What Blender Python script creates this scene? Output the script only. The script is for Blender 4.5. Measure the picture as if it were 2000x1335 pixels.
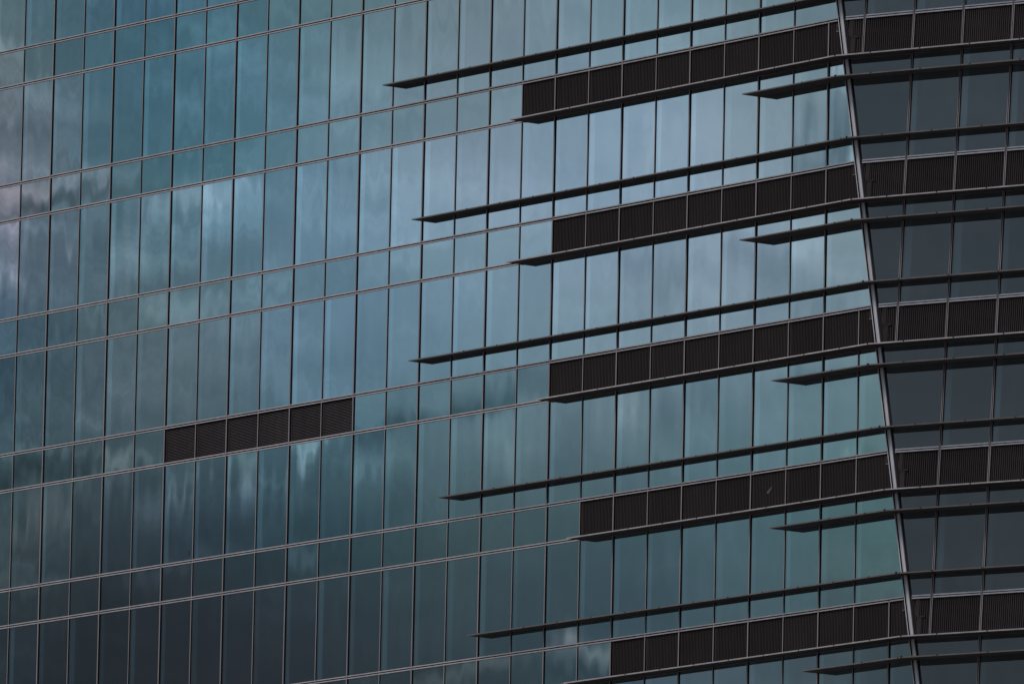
import bpy, math, random
from mathutils import Vector, Matrix
random.seed(7)
D = bpy.data
sc = bpy.context.scene
for o in list(D.objects): D.objects.remove(o)

# ---------------------------------------------------------------- camera
GZ = 64.5                                   # height of the reference transom above the ground
W, H, h = 1.5, 3.88361211, 1.04174066       # bay width, storey height, spandrel height
CA, CB = 37.25360248, 0.20753718            # corner line x = CA - CB*z on the left face
TH = 0.334270971                            # angle of the right face in plan
W2, S0 = 1.53229627, 1.45833347             # bays of the right face
az, el, ro = -0.937361512, 0.144766481, 0.0217023199
f_px, dist = 26085.45, 359.845
fwd = Vector((math.sin(az)*math.cos(el), math.cos(az)*math.cos(el), math.sin(el)))
r0 = fwd.cross(Vector((0, 0, 1))).normalized(); u0 = r0.cross(fwd)
rt = r0*math.cos(ro) + u0*math.sin(ro); up = -r0*math.sin(ro) + u0*math.cos(ro)
cam_loc = Vector((23.74144675, 0, -10.93054041 + GZ)) - fwd*dist
cam = D.objects.new('camera', D.cameras.new('camera'))
sc.collection.objects.link(cam); sc.camera = cam
M = Matrix((rt, up, -fwd)).transposed().to_4x4(); M.translation = cam_loc
cam.matrix_world = M
cam.data.sensor_width = 36; cam.data.lens = f_px/2000*36
cam.data.clip_start = 1; cam.data.clip_end = 6000

# ---------------------------------------------------------------- world
wd = D.worlds.new('World'); sc.world = wd; wd.use_nodes = True
nt = wd.node_tree; nt.nodes.clear()
def nd(t, **k):
    n = nt.nodes.new(t)
    for a, v in k.items(): setattr(n, a, v)
    return n
def setin(n, i, v):
    if isinstance(v, bpy.types.NodeSocket): n.id_data.links.new(v, n.inputs[i])
    elif v is not None: n.inputs[i].default_value = v
def vm(op, a, b=None, c=None, out=0):
    n = nt.nodes.new('ShaderNodeVectorMath'); n.operation = op
    setin(n, 0, a)
    if b is not None: setin(n, 3 if op == 'SCALE' else 1, b)
    if c is not None: setin(n, 2, c)
    return n.outputs['Value'] if op in ('DOT_PRODUCT', 'LENGTH', 'DISTANCE') else n.outputs['Vector']
def mt(op, a, b=None, c=None, clamp=False):
    n = nt.nodes.new('ShaderNodeMath'); n.operation = op; n.use_clamp = clamp
    setin(n, 0, a)
    if b is not None: setin(n, 1, b)
    if c is not None: setin(n, 2, c)
    return n.outputs[0]
SUN_EL, SUN_AZ = math.radians(52), math.radians(205)
sky = nd('ShaderNodeTexSky', sky_type='NISHITA', sun_disc=False)
sky.sun_elevation = SUN_EL; sky.sun_rotation = SUN_AZ
tc = nd('ShaderNodeTexCoord')
dirv = tc.outputs['Generated']
# frame of the part of the sky that the long facade mirrors (the clouds are placed in it by direction)
refl = lambda v: Vector((v.x, -v.y, v.z))
fr, fu, fw = refl(rt), refl(up), refl(fwd)
cx = nd('ShaderNodeCombineXYZ')
for i, ax in enumerate((fr, fu, fw)):
    nt.links.new(vm('DOT_PRODUCT', dirv, tuple(ax)), cx.inputs[i])
p = vm('SCALE', cx.outputs[0], f_px/1000)             # 1 unit = 2.2 degrees of sky
p = vm('SUBTRACT', p, (0, 0, f_px/1000))
BASE = (-0.8675, -0.6931, -0.5447)
LOBES=[(-1.05,0.70,-0.29,-0.30,-0.44),(-0.73,0.70,-0.75,-0.41,-0.24),(-0.42,0.70,-0.14,-0.05,-0.12),(-0.10,0.70,-0.19,-0.25,-0.30),(0.22,0.70,0.09,0.13,0.12),(0.53,0.70,-0.16,-0.17,-0.23),(0.85,0.70,-0.12,-0.10,-0.11),(-1.05,0.35,0.62,0.05,-0.01),(-0.73,0.35,-0.86,-0.41,-0.37),(-0.42,0.35,-0.18,-0.08,-0.02),(-0.10,0.35,0.32,0.22,0.21),(0.22,0.35,0.14,0.14,0.21),(0.53,0.35,0.46,0.34,0.31),(0.85,0.35,-0.36,-0.25,-0.28),(-1.05,0.00,-1.42,-1.03,-0.82),(-0.73,0.00,0.17,-0.05,-0.18),(-0.42,0.00,-0.02,0.03,0.12),(-0.10,0.00,-0.08,0.01,0.05),(0.22,0.00,0.21,0.14,0.11),(0.53,0.00,0.09,0.06,0.07),(0.85,0.00,0.08,0.04,-0.03),(-1.05,-0.35,-0.67,-0.64,-0.79),(-0.73,-0.35,-0.72,-0.67,-0.65),(-0.42,-0.35,-1.16,-0.78,-0.77),(-0.10,-0.35,-0.30,-0.30,-0.39),(0.22,-0.35,-0.81,-0.67,-0.68),(0.53,-0.35,-0.35,-0.19,-0.21),(0.85,-0.35,-0.50,-0.28,-0.47),(-1.05,-0.70,-1.85,-1.67,-1.64),(-0.73,-0.70,-2.08,-2.76,-2.59),(-0.42,-0.70,-1.28,-1.53,-1.46),(-0.10,-0.70,-1.56,-1.51,-1.50),(0.22,-0.70,-0.71,-0.67,-0.59),(0.53,-0.70,-0.48,-0.54,-0.54),(0.85,-0.70,-1.42,-1.52,-1.51)]
# smaller wisps and dark undersides of cloud: u, v, half width, half height, tilt(deg), strength r,g,b
# (strength of r, g and b: wisps are greyer than the gaps)
WISPS = [(-.975,.22,.06,.08,0,.42,.28,.26), (-.92,.295,.09,.022,15,.34,.22,.20), (-.80,.325,.09,.030,10,.42,.27,.25),
         (-.62,.275,.11,.030,5,.46,.29,.27), (-.93,.262,.09,.016,20,-.34,-.32,-.30), (-.84,.285,.10,.014,12,-.26,-.26,-.25), (-.955,.15,.04,.04,0,.40,.28,.26),
         (-.85,.20,.035,.07,-30,.36,.25,.24), (-.72,.21,.035,.08,-25,.32,.22,.21), (-.60,.205,.04,.06,-20,.34,.24,.23), (-.90,.08,.03,.07,-25,.18,.14,.13),
         (-.975,.135,.03,.018,30,.30,.22,.2), (-.96,-.03,.018,.035,0,.40,.30,.28),
         (-.24,-.175,.12,.024,14,-.50,-.42,-.38), (-.10,-.145,.07,.02,10,-.36,-.30,-.27), (.0,-.105,.10,.022,24,-.42,-.34,-.30), (.12,-.088,.05,.02,16,-.36,-.30,-.26),
         (-.96,-.262,.06,.022,20,-.50,-.46,-.42), (-.83,-.235,.06,.02,15,-.34,-.30,-.28), (-.93,-.21,.06,.02,10,.30,.24,.24),
         (-.775,-.215,.035,.018,25,.70,.56,.52), (-.79,-.255,.018,.030,-20,.62,.50,.46), (-.745,-.245,.03,.012,20,-.4,-.35,-.3), (-.72,-.22,.02,.025,-35,.5,.4,.38),
         (-.775,-.325,.018,.050,-28,.45,.38,.36), (-.865,-.33,.016,.045,-30,.42,.36,.33), (-.93,-.35,.02,.06,-20,.35,.22,.18),
         (-.69,-.31,.016,.055,-30,.62,.52,.50), (-.64,-.30,.012,.05,-22,.50,.42,.40), (-.54,-.29,.020,.035,-10,.70,.56,.52), (-.545,-.245,.02,.02,-20,.4,.35,.3),
         (-.415,-.27,.014,.055,-28,.75,.62,.58), (-.385,-.22,.012,.04,-35,.45,.38,.35), (-.43,-.335,.014,.03,-20,.4,.34,.32), (-.34,-.20,.05,.03,-30,.22,.2,.18),
         (-.60,-.36,.16,.05,15,-.20,-.16,-.12), (-.35,-.37,.12,.05,15,-.16,-.10,-.06),
         (-.415,-.415,.05,.022,15,.55,.46,.44), (-.70,-.46,.05,.016,12,.40,.36,.36), (-.56,-.40,.07,.014,16,.30,.27,.27),
         (.10,-.575,.045,.026,0,.85,.66,.58), (.085,-.60,.03,.02,20,.4,.3,.28), (.165,-.61,.05,.02,15,.80,.64,.56), (.13,-.635,.06,.014,0,-.3,-.25,-.2),
         (-.05,-.645,.09,.018,14,.62,.50,.44), (-.14,-.655,.06,.016,20,.52,.44,.38), (-.32,-.668,.06,.014,10,.5,.42,.38), (.24,-.645,.05,.018,10,.5,.4,.36),
         (.635,.42,.028,.10,-22,-.34,-.28,-.25), (.60,.36,.03,.08,-30,-.22,-.18,-.16), (.672,.375,.025,.03,0,.20,.18,.16), (.655,.395,.02,.02,20,.2,.16,.15), (.56,.33,.05,.04,-25,-.2,-.16,-.14),
         (.655,.53,.008,.06,0,.25,.2,.2), (.50,.14,.05,.035,20,-.24,-.20,-.18), (.44,.16,.03,.03,30,-.20,-.17,-.15), (.60,.10,.05,.05,30,-.18,-.15,-.13), (.56,.19,.03,.04,10,.12,.12,.12),
         (.30,.11,.03,.05,-20,-.16,-.13,-.12), (.24,.14,.02,.04,20,-.14,-.12,-.10), (.12,.18,.05,.03,30,-.10,-.09,-.08), (.38,.24,.04,.06,-30,-.10,-.08,-.07),
         (.69,-.22,.035,.016,10,-.45,-.36,-.30), (.66,-.20,.03,.012,10,.2,.18,.16), (.58,-.09,.06,.02,15,-.18,-.15,-.13), (.34,-.12,.07,.03,25,-.20,-.16,-.14), (.22,-.14,.04,.05,-20,.22,.17,.15),
         (-.02,-.20,.05,.05,-25,.20,.17,.16), (.10,-.22,.03,.06,-20,-.14,-.12,-.1), (-.26,-.24,.03,.06,-25,.2,.17,.16), (.25,.35,.02,.10,-12,.10,.08,.07)]
acc = None
def lobe(c, s, w, tilt=0.0, pv=None):
    global acc
    q = vm('SUBTRACT', pv or p, (c[0], c[1], 0))
    if tilt:
        n = nd('ShaderNodeVectorRotate', rotation_type='Z_AXIS'); n.inputs['Angle'].default_value = -math.radians(tilt)
        nt.links.new(q, n.inputs['Vector']); q = n.outputs[0]
    q = vm('MULTIPLY', q, (1/s[0], 1/s[1], 1/s[2]))
    e = mt('POWER', math.e**-1, vm('DOT_PRODUCT', q, q))
    v = vm('SCALE', w, e)
    acc = v if acc is None else vm('ADD', acc, v)
for l in LOBES: lobe(l[:2], (.27, .27, 4), l[2:])
# added dark area of unseen sky that darkens the short face's reflection
dR = Vector((-0.272, -0.929, 0.253)).normalized()
e = vm('DISTANCE', dirv, tuple(dR)); e = mt('DIVIDE', e, 0.36); e = mt('POWER', math.e**-1, mt('MULTIPLY', e, e))
elev = nd('ShaderNodeSeparateXYZ'); nt.links.new(dirv, elev.inputs[0])
grad = mt('MULTIPLY', mt('SUBTRACT', elev.outputs[2], dR.z), 9.0)
acc = vm('ADD', acc, vm('SCALE', (-2.02, -2.30, -2.44), e))
acc = vm('ADD', acc, vm('SCALE', (1.0, 1.15, 1.3), mt('MULTIPLY', e, grad)))
# warp for the wisps
nz = nd('ShaderNodeTexNoise', noise_dimensions='3D'); nt.links.new(p, nz.inputs['Vector'])
nz.inputs['Scale'].default_value = 9; nz.inputs['Detail'].default_value = 4; nz.inputs['Roughness'].default_value = .6
wrp = vm('ADD', p, vm('SCALE', vm('SUBTRACT', nz.outputs['Color'], (.5, .5, .5)), .07))
for k in WISPS: lobe(k[:2], (k[2], k[3], 1.5), (k[5]*1.8, k[6]*1.85, k[7]*1.9), k[4], wrp)
# cloud texture: three scales, everywhere in the sky
def cloud(scale, amp, detail, dist, off, stretch=(1, 1, 1)):
    n = nd('ShaderNodeTexNoise', noise_dimensions='3D')
    nt.links.new(vm('MULTIPLY', vm('ADD', p, off), stretch), n.inputs['Vector'])
    n.inputs['Scale'].default_value = scale; n.inputs['Detail'].default_value = detail
    n.inputs['Roughness'].default_value = .58; n.inputs['Distortion'].default_value = dist
    return mt('MULTIPLY', mt('SUBTRACT', n.outputs['Fac'], .5), amp)
big = cloud(.12, 1.2, 2, .3, (31, 7, 3))
mid = cloud(1.6, .55, 4, .6, (4.3, 9.1, 2), (1, 1.5, 1))
fine = cloud(7.0, 1.0, 5, .9, (1.7, 3.3, 8), (1, 1.25, 1))
pc = nd('ShaderNodeSeparateXYZ'); nt.links.new(p, pc.inputs[0])
um = mt('DIVIDE', mt('ADD', pc.outputs[0], 1.0), .6)
fine = mt('MULTIPLY', fine, mt('ADD', .38, mt('POWER', math.e**-1, mt('MULTIPLY', um, um))))
def edges(scale, lo, hi, off, rot, stretch, detail=7):
    r = nd('ShaderNodeVectorRotate', rotation_type='Z_AXIS'); r.inputs['Angle'].default_value = math.radians(rot)
    nt.links.new(vm('ADD', wrp, off), r.inputs['Vector'])
    n = nd('ShaderNodeTexNoise'); nt.links.new(vm('MULTIPLY', r.outputs[0], stretch), n.inputs['Vector'])
    n.inputs['Scale'].default_value = scale; n.inputs['Detail'].default_value = detail
    n.inputs['Roughness'].default_value = .62; n.inputs['Distortion'].default_value = .5
    q = nd('ShaderNodeMapRange', interpolation_type='SMOOTHSTEP'); nt.links.new(n.outputs['Fac'], q.inputs['Value'])
    q.inputs['From Min'].default_value = lo; q.inputs['From Max'].default_value = hi
    return q.outputs[0]
e1 = edges(3.2, .47, .68, (2.2, 5.1, 0), -22, (.8, 1.9, 1))
e2 = edges(6.5, .50, .66, (7.7, 1.4, 3), 62, (.6, 1.7, 1))
lm2 = mt('ADD', .30, mt('POWER', math.e**-1, mt('MULTIPLY', um, um)))
edg = mt('MULTIPLY', mt('ADD', mt('MULTIPLY', mt('SUBTRACT', e1, .3), .55), mt('MULTIPLY', mt('SUBTRACT', e2, .3), .34)), lm2)
acc = vm('ADD', acc, vm('SCALE', (.82, .74, .74), edg))
lmask = mt('POWER', math.e**-1, mt('MULTIPLY', mt('DIVIDE', vm('LENGTH', p), 2.2), mt('DIVIDE', vm('LENGTH', p), 2.2)))
big = mt('MULTIPLY', big, mt('SUBTRACT', 1.0, lmask))
tot = mt('ADD', mt('ADD', mid, fine), big)
acc = vm('ADD', acc, vm('SCALE', (1.1, .9, .8), tot))
acc = vm('ADD', acc, BASE)
sp = nd('ShaderNodeSeparateXYZ'); nt.links.new(acc, sp.inputs[0])
cb = nd('ShaderNodeCombineXYZ')
for i in range(3): nt.links.new(mt('MULTIPLY', mt('EXPONENT', sp.outputs[i]), 10.0), cb.inputs[i])
mx = nd('ShaderNodeMix', data_type='RGBA'); mx.inputs['Factor'].default_value = .96
nt.links.new(sky.outputs[0], mx.inputs['A']); nt.links.new(cb.outputs[0], mx.inputs['B'])
bg = nd('ShaderNodeBackground'); bg.inputs['Strength'].default_value = 0.1
nt.links.new(mx.outputs['Result'], bg.inputs['Color'])
wd.cycles.sampling_method = 'MANUAL'; wd.cycles.sample_map_resolution = 512
wo = nd('ShaderNodeOutputWorld'); nt.links.new(bg.outputs[0], wo.inputs[0])

# ---------------------------------------------------------------- sun (veiled) and exposure
sd = D.lights.new('sun', 'SUN'); sd.energy = 1.4; sd.angle = math.radians(18); sd.color = (1, .95, .9)
so = D.objects.new('sun', sd); sc.collection.objects.link(so)
sdir = Vector((math.sin(SUN_AZ)*math.cos(SUN_EL), math.cos(SUN_AZ)*math.cos(SUN_EL), math.sin(SUN_EL)))
so.rotation_euler = sdir.to_track_quat('Z', 'Y').to_euler(); so.location = (-40, -60, 120)
vs = sc.view_settings; vs.view_transform = 'Standard'; vs.look = 'None'; vs.exposure = 0; vs.gamma = 1
vs.use_curve_mapping = False
sc.render.engine = 'CYCLES'
sc.cycles.max_bounces = 5; sc.cycles.diffuse_bounces = 2; sc.cycles.glossy_bounces = 4

# ---------------------------------------------------------------- materials
def mat(name, col, rough=.5, metal=0.0, var=.12, vscale=1.5, spec=.5, piece=.22):
    global nt
    m = D.materials.new(name); m.use_nodes = True; nt = m.node_tree
    b = nt.nodes['Principled BSDF']
    t = nd('ShaderNodeTexCoord'); g = nd('ShaderNodeNewGeometry')
    n = nd('ShaderNodeTexNoise'); nt.links.new(g.outputs['Position'], n.inputs['Vector'])
    n.inputs['Scale'].default_value = vscale; n.inputs['Detail'].default_value = 6
    k = mt('ADD', mt('MULTIPLY', mt('SUBTRACT', n.outputs['Fac'], .5), var*4), 1.0)
    # pieces differ a little from one another; fine dust settled in vertical runs
    oi = nd('ShaderNodeObjectInfo')
    k = mt('MULTIPLY', k, mt('ADD', mt('MULTIPLY', mt('SUBTRACT', oi.outputs['Random'], .5), piece), 1.0))
    n2 = nd('ShaderNodeTexNoise'); nt.links.new(vm('MULTIPLY', g.outputs['Position'], (1, 1, .12)), n2.inputs['Vector'])
    n2.inputs['Scale'].default_value = 6; n2.inputs['Detail'].default_value = 4
    k = mt('MULTIPLY', k, mt('ADD', mt('MULTIPLY', mt('SUBTRACT', n2.outputs['Fac'], .5), .5), 1.0))
    nt.links.new(vm('SCALE', tuple(col), k), b.inputs['Base Color'])
    nt.links.new(mt('ADD', mt('MULTIPLY', n.outputs['Fac'], .25), rough-.12), b.inputs['Roughness'])
    b.inputs['Metallic'].default_value = metal
    b.inputs['Specular IOR Level'].default_value = spec
    return m
M_bar = mat('anodised_aluminium_cap', (.46, .415, .425), .5, 0.0)
M_bright = mat('pale_aluminium_cap', (.50, .475, .50), .45, 0.0)
M_blade = mat('horizontal_blade_metal', (.070, .055, .057), .55, 0.0, .15, .8, spec=.2)
M_bar2 = mat('anodised_mullion_cap', (.27, .23, .235), .5, 0.0)
M_gas_shade = mat('black_gasket_and_shade', (.012, .010, .012), .7, spec=.2)  # real gaskets and joints; on bar returns it is shade put into the colour
M_fin = mat('brown_sunshade_metal', (.088, .056, .052), .55, 0.0, .18, .9, spec=.22)
M_fine = mat('sunshade_edge_trim', (.14, .115, .11), .5, 0.0, .2, 2.0)
M_fine2 = mat('pale_sunshade_edge_trim', (.42, .37, .37), .45, 0.0, .2, 2.0)
M_lou = mat('brown_louvre_metal', (.039, .028, .0265), .6, 0.0, .15, .8, spec=.15, piece=.35)
M_loub = mat('louvre_recess', (.012, .009, .010), .7, spec=.1)
M_core = mat('dark_tower_core', (.010, .010, .012), .8, spec=.1)
M_gnd = mat('grey_pavement', (.065, .058, .055), .8, 0, .25, .05)

def glass(name, vision):
    """coated pane: mirror layer over a dark body; every pane a little out of true"""
    global nt
    m = D.materials.new(name); m.use_nodes = True; nt = m.node_tree; nt.nodes.clear()
    t = nd('ShaderNodeTexCoord'); oi = nd('ShaderNodeObjectInfo')
    so_ = nd('ShaderNodeSeparateXYZ'); nt.links.new(t.outputs['Object'], so_.inputs[0])
    lx, lz = so_.outputs[0], so_.outputs[2]
    wn = nd('ShaderNodeTexWhiteNoise', noise_dimensions='1D'); nt.links.new(oi.outputs['Random'], wn.inputs['W'])
    rc = nd('ShaderNodeSeparateXYZ'); nt.links.new(wn.outputs['Color'], rc.inputs[0])
    hh = (H-h) if vision else h
    # roll waves, stretched along the height
    cmb = nd('ShaderNodeCombineXYZ')
    nt.links.new(mt('MULTIPLY', lx, 2.2), cmb.inputs[0]); nt.links.new(mt('MULTIPLY', lz, .45 if vision else .9), cmb.inputs[2])
    nt.links.new(mt('MULTIPLY', oi.outputs['Random'], 57.0), cmb.inputs[1])
    n = nd('ShaderNodeTexNoise'); nt.links.new(cmb.outputs[0], n.inputs['Vector'])
    n.inputs['Scale'].default_value = 1.0; n.inputs['Detail'].default_value = 0.5
    nc = nd('ShaderNodeSeparateXYZ'); nt.links.new(n.outputs['Color'], nc.inputs[0])
    sx = mt('MULTIPLY', mt('SUBTRACT', lx, W/2), -.0005)
    sx = mt('ADD', sx, mt('MULTIPLY', mt('SUBTRACT', nc.outputs[0], .5), .0017))
    sx = mt('ADD', sx, mt('MULTIPLY', mt('SUBTRACT', rc.outputs[0], .5), .0008))
    sz = mt('MULTIPLY', mt('SUBTRACT', lz, hh/2), -.0005)
    sz = mt('ADD', sz, mt('MULTIPLY', mt('SUBTRACT', nc.outputs[1], .5), .0012))
    sz = mt('ADD', sz, mt('MULTIPLY', mt('SUBTRACT', rc.outputs[1], .5), .0009))
    nv = nd('ShaderNodeCombineXYZ'); nt.links.new(sx, nv.inputs[0]); nv.inputs[1].default_value = -1; nt.links.new(sz, nv.inputs[2])
    tr = nd('ShaderNodeVectorTransform', vector_type='NORMAL', convert_from='OBJECT', convert_to='WORLD')
    nt.links.new(nv.outputs[0], tr.inputs[0])
    gl = nd('ShaderNodeBsdfGlossy', distribution='GGX'); gl.inputs['Roughness'].default_value = .004
    nt.links.new(tr.outputs[0], gl.inputs['Normal'])
    df = nd('ShaderNodeBsdfDiffuse')
    # faint dirt and pane to pane coating differences
    g = nd('ShaderNodeNewGeometry'); dn = nd('ShaderNodeTexNoise'); dn.inputs['Scale'].default_value = 1.3; dn.inputs['Detail'].default_value = 5
    nt.links.new(vm('MULTIPLY', g.outputs['Position'], (1, 1, .35)), dn.inputs['Vector'])
    k = mt('ADD', mt('MULTIPLY', mt('SUBTRACT', dn.outputs['Fac'], .5), .10), 1.0)
    k = mt('MULTIPLY', k, mt('ADD', mt('MULTIPLY', mt('SUBTRACT', rc.outputs[2], .5), .09), 1.0))
    if not vision: k = mt('MULTIPLY', k, .93)
    nt.links.new(vm('SCALE', (.42, .55, .60) if vision else (.405, .55, .585), k), gl.inputs['Color'])
    if vision:   # paler strip along the left edge of each unit
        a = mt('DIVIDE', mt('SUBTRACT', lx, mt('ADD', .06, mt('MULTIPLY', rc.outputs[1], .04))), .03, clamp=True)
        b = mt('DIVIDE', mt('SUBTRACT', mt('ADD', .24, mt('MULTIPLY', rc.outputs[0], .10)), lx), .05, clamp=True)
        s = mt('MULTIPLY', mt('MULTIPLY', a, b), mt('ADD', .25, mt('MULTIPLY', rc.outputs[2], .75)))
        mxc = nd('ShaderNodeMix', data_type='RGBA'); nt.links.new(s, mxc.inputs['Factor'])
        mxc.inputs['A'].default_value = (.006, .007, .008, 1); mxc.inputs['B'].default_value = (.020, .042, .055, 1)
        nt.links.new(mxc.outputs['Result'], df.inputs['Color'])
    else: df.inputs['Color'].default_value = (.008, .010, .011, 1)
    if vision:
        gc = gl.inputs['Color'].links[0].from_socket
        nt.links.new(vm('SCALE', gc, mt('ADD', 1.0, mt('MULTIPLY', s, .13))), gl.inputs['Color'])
    ad = nd('ShaderNodeAddShader'); nt.links.new(df.outputs[0], ad.inputs[0]); nt.links.new(gl.outputs[0], ad.inputs[1])
    ou = nd('ShaderNodeOutputMaterial'); nt.links.new(ad.outputs[0], ou.inputs[0])
    return m
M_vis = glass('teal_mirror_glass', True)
M_spa = glass('teal_spandrel_glass', False)

# ---------------------------------------------------------------- mesh helpers
class MB:
    def __init__(s): s.v = []; s.f = []; s.m = []
    def prism(s, front, depth_vec, mi=0):
        """polygon (list of points, counter-clockwise seen from outside) pushed back along depth_vec"""
        n = len(front); b = len(s.v)
        s.v += [tuple(q) for q in front] + [tuple(Vector(q)+Vector(depth_vec)) for q in front]
        s.f.append(tuple(range(b, b+n))); s.f.append(tuple(range(b+2*n-1, b+n-1, -1)))
        for i in range(n):
            j = (i+1) % n
            s.f.append((b+i, b+n+i, b+n+j, b+j))
        s.m += [mi]*(n+2)
    def bar(s, x0, x1, z0, z1, y0, y1, mi=0, shx0=0.0, shx1=None, sides=None):
        """box in local coordinates, y0 the outer face; shx = x shift of the top; sides = material of the returns"""
        if shx1 is None: shx1 = shx0
        b = len(s.v)
        s.prism([(x0, y0, z0), (x1, y0, z0), (x1+shx1, y0, z1), (x0+shx0, y0, z1)], (0, y1-y0, 0), mi)
        if sides is not None:
            for i in range(len(s.m)-5, len(s.m)): s.m[i] = sides
    def mesh(s, name, mats):
        me = D.meshes.new(name); me.from_pydata(s.v, [], s.f)
        for m_ in mats: me.materials.append(m_)
        me.polygons.foreach_set('material_index', s.m); me.update()
        return me
def link(name, me, parent, mw=None, **kw):
    o = D.objects.new(name, me); sc.collection.objects.link(o); o.parent = parent
    if mw is not None: o.matrix_basis = mw
    for k, v in kw.items(): o[k] = v
    return o

# ---------------------------------------------------------------- the tower
tower = D.objects.new('glass_tower', None); sc.collection.objects.link(tower)
tower.location = (0, 0, 0)
tower['label'] = 'teal mirror glass office tower with dark sunshades and louvres turning a slanted corner'
tower['category'] = 'building'
# local frames of both faces; local x along the face, y into the building, z up the face
FL = Matrix.Translation((0, 0, GZ))
d = Vector((math.cos(TH), math.sin(TH), 0)); e_ = Vector((-CB, 0, 1)); m_ = e_ - e_.dot(d)*d
mz = m_.length
nin = d.cross(m_)*-1
nin = m_.normalized().cross(d)                      # points into the building
if nin.y < 0: nin = -nin
FR = Matrix((d, nin, m_)).transposed().to_4x4(); FR.translation = Vector((CA, 0, GZ))   # z keeps world height
def zr(k): return -((k//2)*H + (k % 2)*h)
def xc(z): return CA - CB*z
def scn(z): return z*e_.dot(d)                      # corner in the right face's own x
def project(P):
    q = P - cam_loc; w = q.dot(fwd)
    return 1000 + f_px*q.dot(rt)/w, 667.5 - f_px*q.dot(up)/w
def seen(F, pts, mar=70):
    ps = [project(F @ Vector((x, 0, z))) for x, z in pts]
    xs = [a for a, b in ps]; ys = [b for a, b in ps]
    return max(xs) > -mar and min(xs) < 2000+mar and max(ys) > -mar and min(ys) < 1335+mar

R0, R1 = -3, 14                                     # rows of transoms built in detail
TOPX = {}                                           # where the last mullions start (row of their top)
MULL_TOP = {25: 2, 26: 6, 27: 10, 28: 14}
MULL_BOT = {-1: 1, 0: 3, 1: 7, 2: 11, 3: 15}        # right face: mullion ends at this row
LOUV = {2: 16, 4: 17, 6: 17, 8: 18, 10: 19, 12: 19} # first louvred bay below each top transom

G = .007                                            # half joint
GY = 0.0                                            # glass plane
BX0, BX1 = .012, .012
_cache = {}
def pane_mesh(vision, pts):
    key = (vision, tuple((round(a, 4), round(b, 4)) for a, b in pts))
    if key not in _cache:
        b = MB(); b.prism([(x, 0, z) for x, z in pts], (0, .026, 0))
        _cache[key] = b.mesh('vision_pane' if vision else 'spandrel_pane', [M_vis if vision else M_spa])
    return _cache[key]
def louvre_meshes(pts, horiz=False):
    """pts: (x,z) outline, 4 points bl, br, tr, tl.  Returns frame mesh and blade mesh"""
    key = ('L', horiz, tuple((round(a, 4), round(b, 4)) for a, b in pts))
    if key in _cache: return _cache[key]
    (ax, z0), (bx, _), (cx_, z1), (dx, _) = pts
    fr_ = MB(); bl = MB()
    fr_.prism([(x, .05, z) for x, z in pts], (0, .02, 0), 1)
    t = .045
    def lx(z): return ax + (dx-ax)*(z-z0)/(z1-z0)
    def rx(z): return bx + (cx_-bx)*(z-z0)/(z1-z0)
    fr_.bar(ax, ax+.085, z0, z1, .012, .05, 0, dx-ax)
    fr_.bar(bx-t, bx, z0, z1, .012, .05, 0, cx_-bx)
    fr_.prism([(lx(z0)+.085, .014, z0), (rx(z0)-t, .014, z0), (rx(z0+t)-t, .014, z0+t), (lx(z0+t)+.085, .014, z0+t)], (0, .036, 0), 0)
    fr_.prism([(lx(z1-t)+.085, .014, z1-t), (rx(z1-t)-t, .014, z1-t), (rx(z1)-t, .014, z1), (lx(z1)+.085, .014, z1)], (0, .036, 0), 0)
    if horiz:
        n = 22; st = (z1-z0-2*t)/n
        for i in range(n):
            z = z0+t+st*(i+.5)
            # inclined blade
            q = .013
            bl.v += [(ax+.086, .014, z-q), (bx-t-.001, .014, z-q), (bx-t-.001, .042, z+q), (ax+.086, .042, z+q),
                     (ax+.086, .014, z-q-.006), (bx-t-.001, .014, z-q-.006), (bx-t-.001, .042, z+q-.006), (ax+.086, .042, z+q-.006)]
            b = len(bl.v)-8
            bl.f += [(b, b+1, b+2, b+3), (b+7, b+6, b+5, b+4), (b, b+4, b+5, b+1), (b+3, b+2, b+6, b+7)]
            bl.m += [0]*4
    else:
        xa, xb = min(ax, dx)+.085, max(bx, cx_)-t
        st = .0625; n = int((xb-xa)/st)
        st = (xb-xa)/max(n, 1)
        for i in range(n):
            x = xa+st*(i+.5); w_ = .015
            zt, zb = z1-t, z0+t
            if cx_ < bx-.01 and x > rx(z1)-t-w_:         # right edge leans in at the top
                zt = z0+(x+w_+t-bx)/(cx_-bx)*(z1-z0)
            if dx < ax-.01 and x < lx(z0)+.085+w_:       # left edge leans out at the bottom
                zb = z0+(x-w_-.085-ax)/(dx-ax)*(z1-z0)
            zt = min(zt, z1-t); zb = max(zb, z0+t)
            if zt-zb < .05: continue
            bl.bar(x-w_, x+w_, zb, zt, .018, .05)
    _cache[key] = (fr_.mesh('louvre_panel', [M_lou, M_loub]), bl.mesh('louvre_blades', [M_blade if horiz else M_lou]) if bl.v else None)
    return _cache[key]

def unit(F, kind, x0, z0, pts, label=None):
    """pts relative to (x0, z0)"""
    mw = F @ Matrix.Translation((x0, 0, z0))
    if kind in ('v', 's'):
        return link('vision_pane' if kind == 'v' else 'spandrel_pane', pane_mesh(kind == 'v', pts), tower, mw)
    a, b = louvre_meshes(pts, kind == 'h')
    o = link('louvre_panel', a, tower, mw)
    if kind == 'h': o['label'] = 'dark louvre panel of fine horizontal blades in the row of six'
    if b:
        c = link('louvre_blades', b, o); c['kind'] = 'stuff'
    return o

outer = MB()                                        # panes past the picture's edges, one part
allp = []
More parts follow.
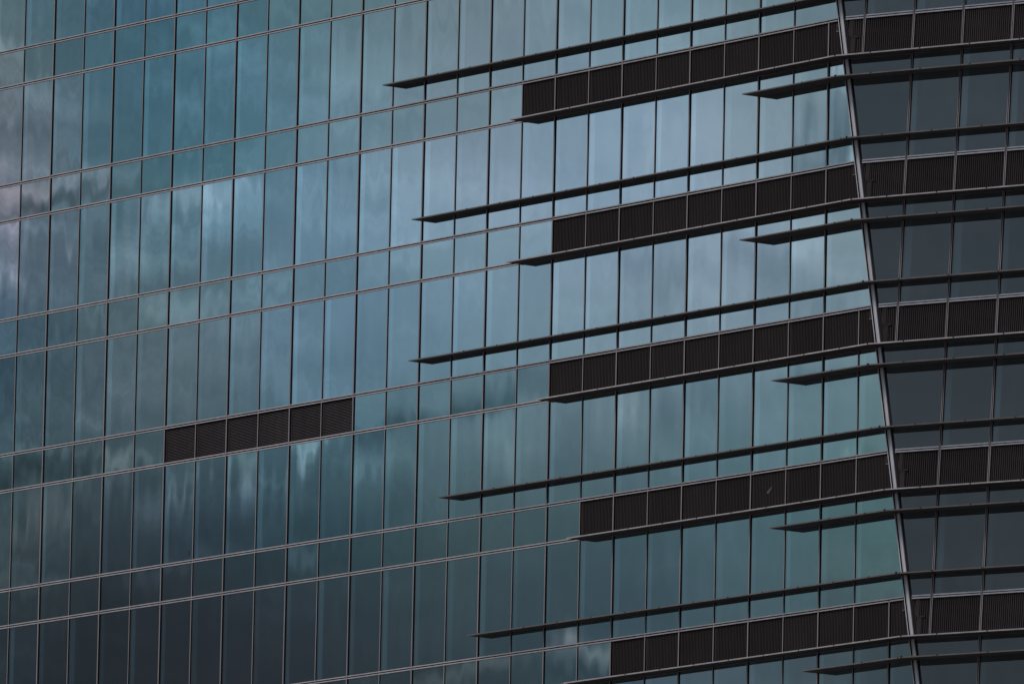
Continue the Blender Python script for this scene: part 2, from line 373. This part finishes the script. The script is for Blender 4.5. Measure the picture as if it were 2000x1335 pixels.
# left face
for k in range(R0, R1):
    z1, z0 = zr(k), zr(k+1)
    vis = (k % 2 == 1)
    last = 26 + (k > 6)*1 + (k > 10)
    cols = [c for c in range(-3, 30)]
    # columns whose mullion exists through this zone
    def has(c):
        if c >= 25: return k >= MULL_TOP.get(c, 99)
        return True
    hs = [c for c in cols if has(c)]
    for i, c in enumerate(hs):
        xl = c*W
        if xl > xc(z1)-.05: continue
        end = i+1 >= len(hs) or hs[i+1]*W > xc(z1)-.12
        if not end:
            pts = [(G, G), (W-G, G), (W-G, z1-z0-G), (G, z1-z0-G)]
        else:
            pts = [(G, G), (xc(z0)-.05-xl, G), (xc(z1)-.05-xl, z1-z0-G), (G, z1-z0-G)]
        if not seen(FL, [(xl+a, z0+b) for a, b in pts]): 
            outer.prism([(xl+a, .003, GZ+z0+b) for a, b in pts], (0, .02, 0)); continue
        kind = 'v' if vis else 's'
        if not vis and k in LOUV and c >= LOUV[k]: kind = 'l'
        if k == 6 and 5 <= c <= 10: kind = 'h'
        o = unit(FL, kind, xl, z0, pts)
        allp.append((kind, o))
        if end: break
# right face
for k in range(R0, R1):
    z1, z0 = zr(k), zr(k+1)
    vis = (k % 2 == 1)
    hs = [c for c in range(-1, 8) if not (c in MULL_BOT and k >= MULL_BOT[c])]
    hs = [c for c in hs if S0+c*W2 > scn(z0)+.12]
    edges = [None]+[S0+c*W2 for c in hs]
    for i in range(len(edges)-1):
        a, b = edges[i], edges[i+1]
        if a is None:
            x0 = 0.0
            pts = [(scn(z0)+.05, G), (b-G, G), (b-G, z1-z0-G), (scn(z1)+.05, z1-z0-G)]
        else:
            x0 = a; pts = [(G, G), (W2-G, G), (W2-G, z1-z0-G), (G, z1-z0-G)]
        if not seen(FR, [(x0+u, z0+v) for u, v in pts]): continue
        kind = 'v' if vis else ('l' if k >= 2 else 's')
        allp.append((kind, unit(FR, kind, x0, z0, pts)))
# beyond the picture: the same grid of panes down to the ground and sideways
for k in range(-4, 34):
    z1, z0 = zr(k), max(zr(k+1), -GZ)
    if z1 <= -GZ: break
    for c in range(-18, 40):
        x0, x1 = c*W, min((c+1)*W, xc(z1)-.1)
        if x1-x0 < .3: continue
        if R0 <= k < R1 and c >= -3: continue
        outer.prism([(x0+G, .003, GZ+z0+G), (x1-G, .003, GZ+z0+G), (x1-G, .003, GZ+z1-G), (x0+G, .003, GZ+z1-G)], (0, .02, 0))
me = outer.mesh('outer_panes', [M_spa])
link('outer_panes', me, tower, kind='stuff')

# dark body behind the panes
b = MB()
zt, zb = 9.0, -GZ
yb = .030
def rp(s, inset, z): return FR @ Vector((s, inset, z))
c1 = []
for z in (zb, zt):
    far = rp(26, yb, z)
    c1.append([Vector((-27, yb, z+GZ)), Vector((xc(z)-.01, yb, z+GZ)), Vector((far.x, far.y, z+GZ)), Vector((far.x-6, far.y+22, z+GZ)), Vector((-27, 26, z+GZ))])
vv = c1[0]+c1[1]
ff = [tuple(range(4, -1, -1)), tuple(range(5, 10))]+[(i, (i+1) % 5, 5+(i+1) % 5, 5+i) for i in range(5)]
me = D.meshes.new('tower_core'); me.from_pydata([tuple(q) for q in vv], [], ff); me.materials.append(M_core)
link('tower_core', me, tower)

# mullions -----------------------------------------------------------
def mull_left(c):
    zt_ = 6.0 if c < 25 else zr(MULL_TOP[c])-.02
    zb_ = zr(R1)+.5
    b = MB()
    L = zt_-zb_
    if c % 2:    # wide mullion
        b.bar(-.030, .016, 0, L, -.032, .02, 0, sides=1)  # returns painted black to stand in for their shade
        b.bar(-.052, -.0305, 0, L, -.006, .02, 1)
    else:
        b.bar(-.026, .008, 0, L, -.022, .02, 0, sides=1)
        b.bar(-.042, -.0285, 0, L, -.003, .02, 0)
    key = ('M', c % 2, round(L, 3))
    if key not in _cache: _cache[key] = b.mesh('mullion', [M_bar2, M_gas_shade])
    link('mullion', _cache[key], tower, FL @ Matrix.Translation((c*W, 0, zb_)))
for c in range(-2, 28): mull_left(c)
for c in range(0, 7):
    zb_ = zr(MULL_BOT[c])+.02 if c in MULL_BOT else zr(R1)+.5
    if c in (-1,): continue
    b = MB(); L = 6.0-zb_
    b.bar(-.034, -.012, 0, L, -.022, .02, 0, sides=1)  # shaded returns done as black colour
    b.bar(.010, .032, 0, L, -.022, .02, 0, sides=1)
    b.bar(-.0115, .0095, 0, L, -.004, .02, 1)
    b.bar(.0325, .058, 0, L, -.003, .02, 1)
    link('mullion', b.mesh('mullion', [M_bar2, M_gas_shade]), tower, FR @ Matrix.Translation((S0+c*W2, 0, zb_)))
# corner post: bars along the slanted edge on both faces --------------
zb_, zt_ = zr(R1)+.3, 6.0
b = MB()
def post(F, fx, x0, x1, y0, y1, mi, sd_=None):
    m0, m1 = fx(zb_), fx(zt_)
    bb = len(b.v)
    pts = [(m0+x0, y0, zb_), (m0+x1, y0, zb_), (m1+x1, y0, zt_), (m1+x0, y0, zt_)]
    n0 = len(b.v); b.prism(pts, (0, y1-y0, 0), mi)
    if sd_ is not None:
        for i in range(len(b.m)-5, len(b.m)): b.m[i] = sd_
    for i in range(n0, len(b.v)): b.v[i] = tuple(F @ Vector(b.v[i]))
post(FL, xc, -.190, -.160, -.020, .02, 0, 1)  # black returns carry the shade of the bar as colour
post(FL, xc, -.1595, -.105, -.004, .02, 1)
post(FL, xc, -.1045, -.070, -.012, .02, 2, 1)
post(FL, xc, -.0695, -.045, -.004, .02, 1)
post(FL, xc, -.0445, .012, -.030, .02, 0)
post(FR, scn, -.004, .022, -.031, .02, 0)
post(FR, scn, .036, .100, -.004, .02, 1)
link('corner_post', b.mesh('corner_post', [M_bright, M_gas_shade, M_bar]), tower)

# transoms -----------------------------------------------------------
for k in range(R0, R1):
    z = zr(k)
    a = project(FL @ Vector((-3, 0, z))); c_ = project(FL @ Vector((39, 0, z)))
    b = MB()
    for c in range(-3, 29):
        x0, x1 = c*W-.036, (c+1)*W-.042
        if c*W > xc(z)-.3: break
        x1 = min(x1, xc(z)-.195)
        if x1-x0 < .1: break
        y = -.029
        b.bar(x0, x1, .016, .045, y, .02, 0, sides=1)  # underside and ends black, their shade given as colour
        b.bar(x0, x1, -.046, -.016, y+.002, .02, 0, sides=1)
    b.bar(-3*W, xc(z)-.192, -.0155, .0155, -.004, .02, 1)
    link('transom', b.mesh('transom', [M_bar, M_gas_shade]), tower, FL @ Matrix.Translation((0, 0, z)))
    b = MB(); es = [scn(z)+.10]+[S0+c*W2+.036 for c in range(0, 8) if S0+c*W2 > scn(z)+.3]
    for i in range(len(es)-1):
        x0, x1 = es[i], es[i+1]-.080
        b.bar(x0, x1, .013, .047, -.024, .02, 0)
        b.bar(x0, x1, -.047, -.013, -.022, .02, 0)
    b.bar(es[0], es[-1], -.0115, .0115, -.004, .02, 1)
    link('transom', b.mesh('transom', [M_bright, M_gas_shade]), tower, FR @ Matrix.Translation((0, 0, z)))

# sunshades ----------------------------------------------------------
def line_int(p1, d1, p2, d2):
    den = d1.x*d2.y-d1.y*d2.x
    t = ((p2.x-p1.x)*d2.y-(p2.y-p1.y)*d2.x)/den
    return p1+d1*t
dR2 = Vector((d.x, d.y)); nR2 = Vector((d.y, -d.x))          # outward normal of the right face in plan
def path(z, off):
    c = Vector((xc(z), 0))
    q = line_int(Vector((0, -off)), Vector((1, 0)), c+nR2*off, dR2)
    e = c+nR2*off+dR2*(S0+7*W2-scn(z))
    return q, e
def strip(b, z, xs, o0, o1, zlo, zhi, mi=0):
    """slab between offsets o0 (inner) and o1 (outer) from the wall"""
    qi, ei = path(z, o0); qo, eo = path(z, o1)
    top = [Vector((xs, -o0)), qi, ei, eo, qo, Vector((xs, -o1))]
    n = len(b.v); Z0, Z1 = GZ+z+zlo, GZ+z+zhi
    b.v += [(v.x, v.y, Z0) for v in top]+[(v.x, v.y, Z1) for v in top]
    def q4(*i): b.f.append(tuple(n+j for j in i)); b.m.append(mi)
    q4(0, 1, 4, 5); q4(1, 2, 3, 4)               # underside
    q4(6, 11, 10, 7); q4(7, 10, 9, 8)
    for i in range(6): q4(i, (i+1) % 6+0, (i+1) % 6+6, i+6) if False else q4(i, i+6, (i+1) % 6+6, (i+1) % 6)
SH = []
for j in range(0, 7):
    kT = 2*(j)                                   # top transom row
    T = zr(kT)
    startA = {2: 12, 4: 13, 6: 13, 8: 14, 10: 15, 12: 15}.get(kT, 12)
    startB = {2: 16, 4: 16, 6: 17, 8: 18, 10: 18, 12: 19}.get(kT, 15)
    startC = {2: 23, 4: 23, 6: 24, 8: 24, 10: 25, 12: 25}.get(kT, 22)
    if kT >= 2:
        SH.append(('A', T+.585, startA*W+.05, .385, kT))
        SH.append(('B', T-h-.048, startB*W+.06, .475, kT))
        SH.append(('C', T-h-.615, startC*W+.01, .555, kT))
    elif kT == 0: SH.append(('C', T-h-.615, startC*W, .555, kT))
for typ, z, xs, off, kT in SH:
    b = MB()
    strip(b, z, xs, .004, off, 0, .026)
    lab = {'A': 'narrow dark sunshade above the louvre band', 'B': 'dark sunshade with a pale lip under the louvre band',
           'C': 'deep dark sunshade ending in a sharp point near the corner'}[typ]
    fin = link('sunshade', b.mesh('sunshade', [M_fin]), tower); fin['label'] = lab
    b = MB()
    strip(b, z, xs-.004, off+.0005, off+.012, -.003, .030)
    link('edge_trim', b.mesh('edge_trim', [M_fine2 if typ == 'B' else M_fine]), fin)
    if typ == 'B':                              # folded stiffening lip where the shade meets the wall
        b = MB(); strip(b, z, xs+.05, .0045, .03, -.022, -.001)
        link('wall_angle', b.mesh('wall_angle', [M_fine]), fin)
    # clips on the outer edge at the joints of the sheets, and joint lines under them
    b = MB()
    qo, eo = path(z, off)
    x = math.ceil(xs/W)*W+.72*W+(.2 if typ == 'B' else 0)
    while x < qo.x:
        b.prism([(x-.022, -off-.0135, GZ+z+.004), (x+.022, -off-.0135, GZ+z+.004), (x+.02, -off-.0135, GZ+z+.038), (x-.02, -off-.0135, GZ+z+.038)], (0, .035, 0), 0)
        b.prism([(x-.006, -off+.02, GZ+z-.003), (x+.006, -off+.02, GZ+z-.003), (x+.006, -off+.02, GZ+z+.01), (x-.006, -off+.02, GZ+z+.01)], (0, off-.05, 0), 0)
        x += W
    s = 1.1
    while s < (eo-qo).length:
        P = qo+dR2*s
        t3 = Vector((dR2.x, dR2.y, 0)); n3 = Vector((nR2.x, nR2.y, 0)); P3 = Vector((P.x, P.y, GZ+z))+n3*.0135
        b.prism([P3-t3*.022+Vector((0, 0, .004)), P3+t3*.022+Vector((0, 0, .004)), P3+t3*.02+Vector((0, 0, .038)), P3-t3*.02+Vector((0, 0, .038))], -n3*.035, 0)
        s += W2
    P3 = Vector((qo.x, qo.y-.0135, GZ+z))
    b.prism([P3+Vector((-.03, 0, .004)), P3+Vector((.02, 0, .004)), P3+Vector((.02, 0, .052)), P3+Vector((-.03, 0, .052))], (0, .03, 0), 0)
    c = link('joint_clips', b.mesh('joint_clips', [M_gas_shade]), fin); c['kind'] = 'stuff'

# small things on the facade ------------------------------------------
# steel cover plates in the louvres beside the corner post
for k in (2, 4, 6, 8, 10):
    z = zr(k)
    x = xc(z-.28)
    b = MB(); b.bar(x-.36, x-.20, z-.30, z-.10, .013, .03, 0); b.bar(x-.34, x-.19, z-.325, z-.3005, .004, .03, 1)
    link('cover_plate', b.mesh('cover_plate', [M_lou, M_fine]), tower, FL)
    b = MB(); s = scn(z-.6)
    b.bar(s+.16, s+.30, z-.98, z-.52, .002, .03, 0); b.bar(s+.14, s+.40, z-.545, z-.505, -.006, .03, 0)
    b.bar(s+.09, s+.22, z-.505+.01, z-.06, .006, .03, 1)
    link('cover_plate', b.mesh('cover_plate', [M_lou, M_lou]), tower, FR)
# a small X of tape low in one tall pane
b = MB(); X, Z = 5.865*W, zr(8)+.235
for s_ in (-1, 1):
    y = -.0012 if s_ > 0 else -.0004
    b.prism([(X-.085, y, Z-.10*s_-.012), (X-.060, y, Z-.10*s_-.012), (X+.085, y, Z+.10*s_+.012), (X+.060, y, Z+.10*s_+.012)][::s_], (0, .0003, 0), 0)
link('tape_cross', b.mesh('tape_cross', [M_gas_shade]), tower, FL, label='small dark X of tape low in one tall pane')
# bird dropping on a louvre
b = MB(); X, Z = 23.50*W, zr(8)-.52
b.prism([(X-.11, .010, Z-.07), (X-.03, .010, Z-.10), (X+.10, .010, Z+.02), (X+.13, .010, Z+.10), (X+.03, .010, Z+.05), (X-.09, .010, Z-.02)], (0, .004, 0), 0)
M_drop = mat('grey_stain', (.07, .065, .065), .8)
link('stain_patch', b.mesh('stain_patch', [M_drop]), tower, FL, label='small pale stain on a louvre panel')

# ---------------------------------------------------------------- ground
b = MB(); b.prism([(-3000, -3000, 0), (3000, -3000, 0), (3000, 3000, 0), (-3000, 3000, 0)], (0, 0, -1))
g = D.objects.new('ground', b.mesh('ground', [M_gnd])); sc.collection.objects.link(g); g['kind'] = 'structure'
print('panes', len(allp), {k: sum(1 for a, _ in allp if a == k) for k in 'vslh'})
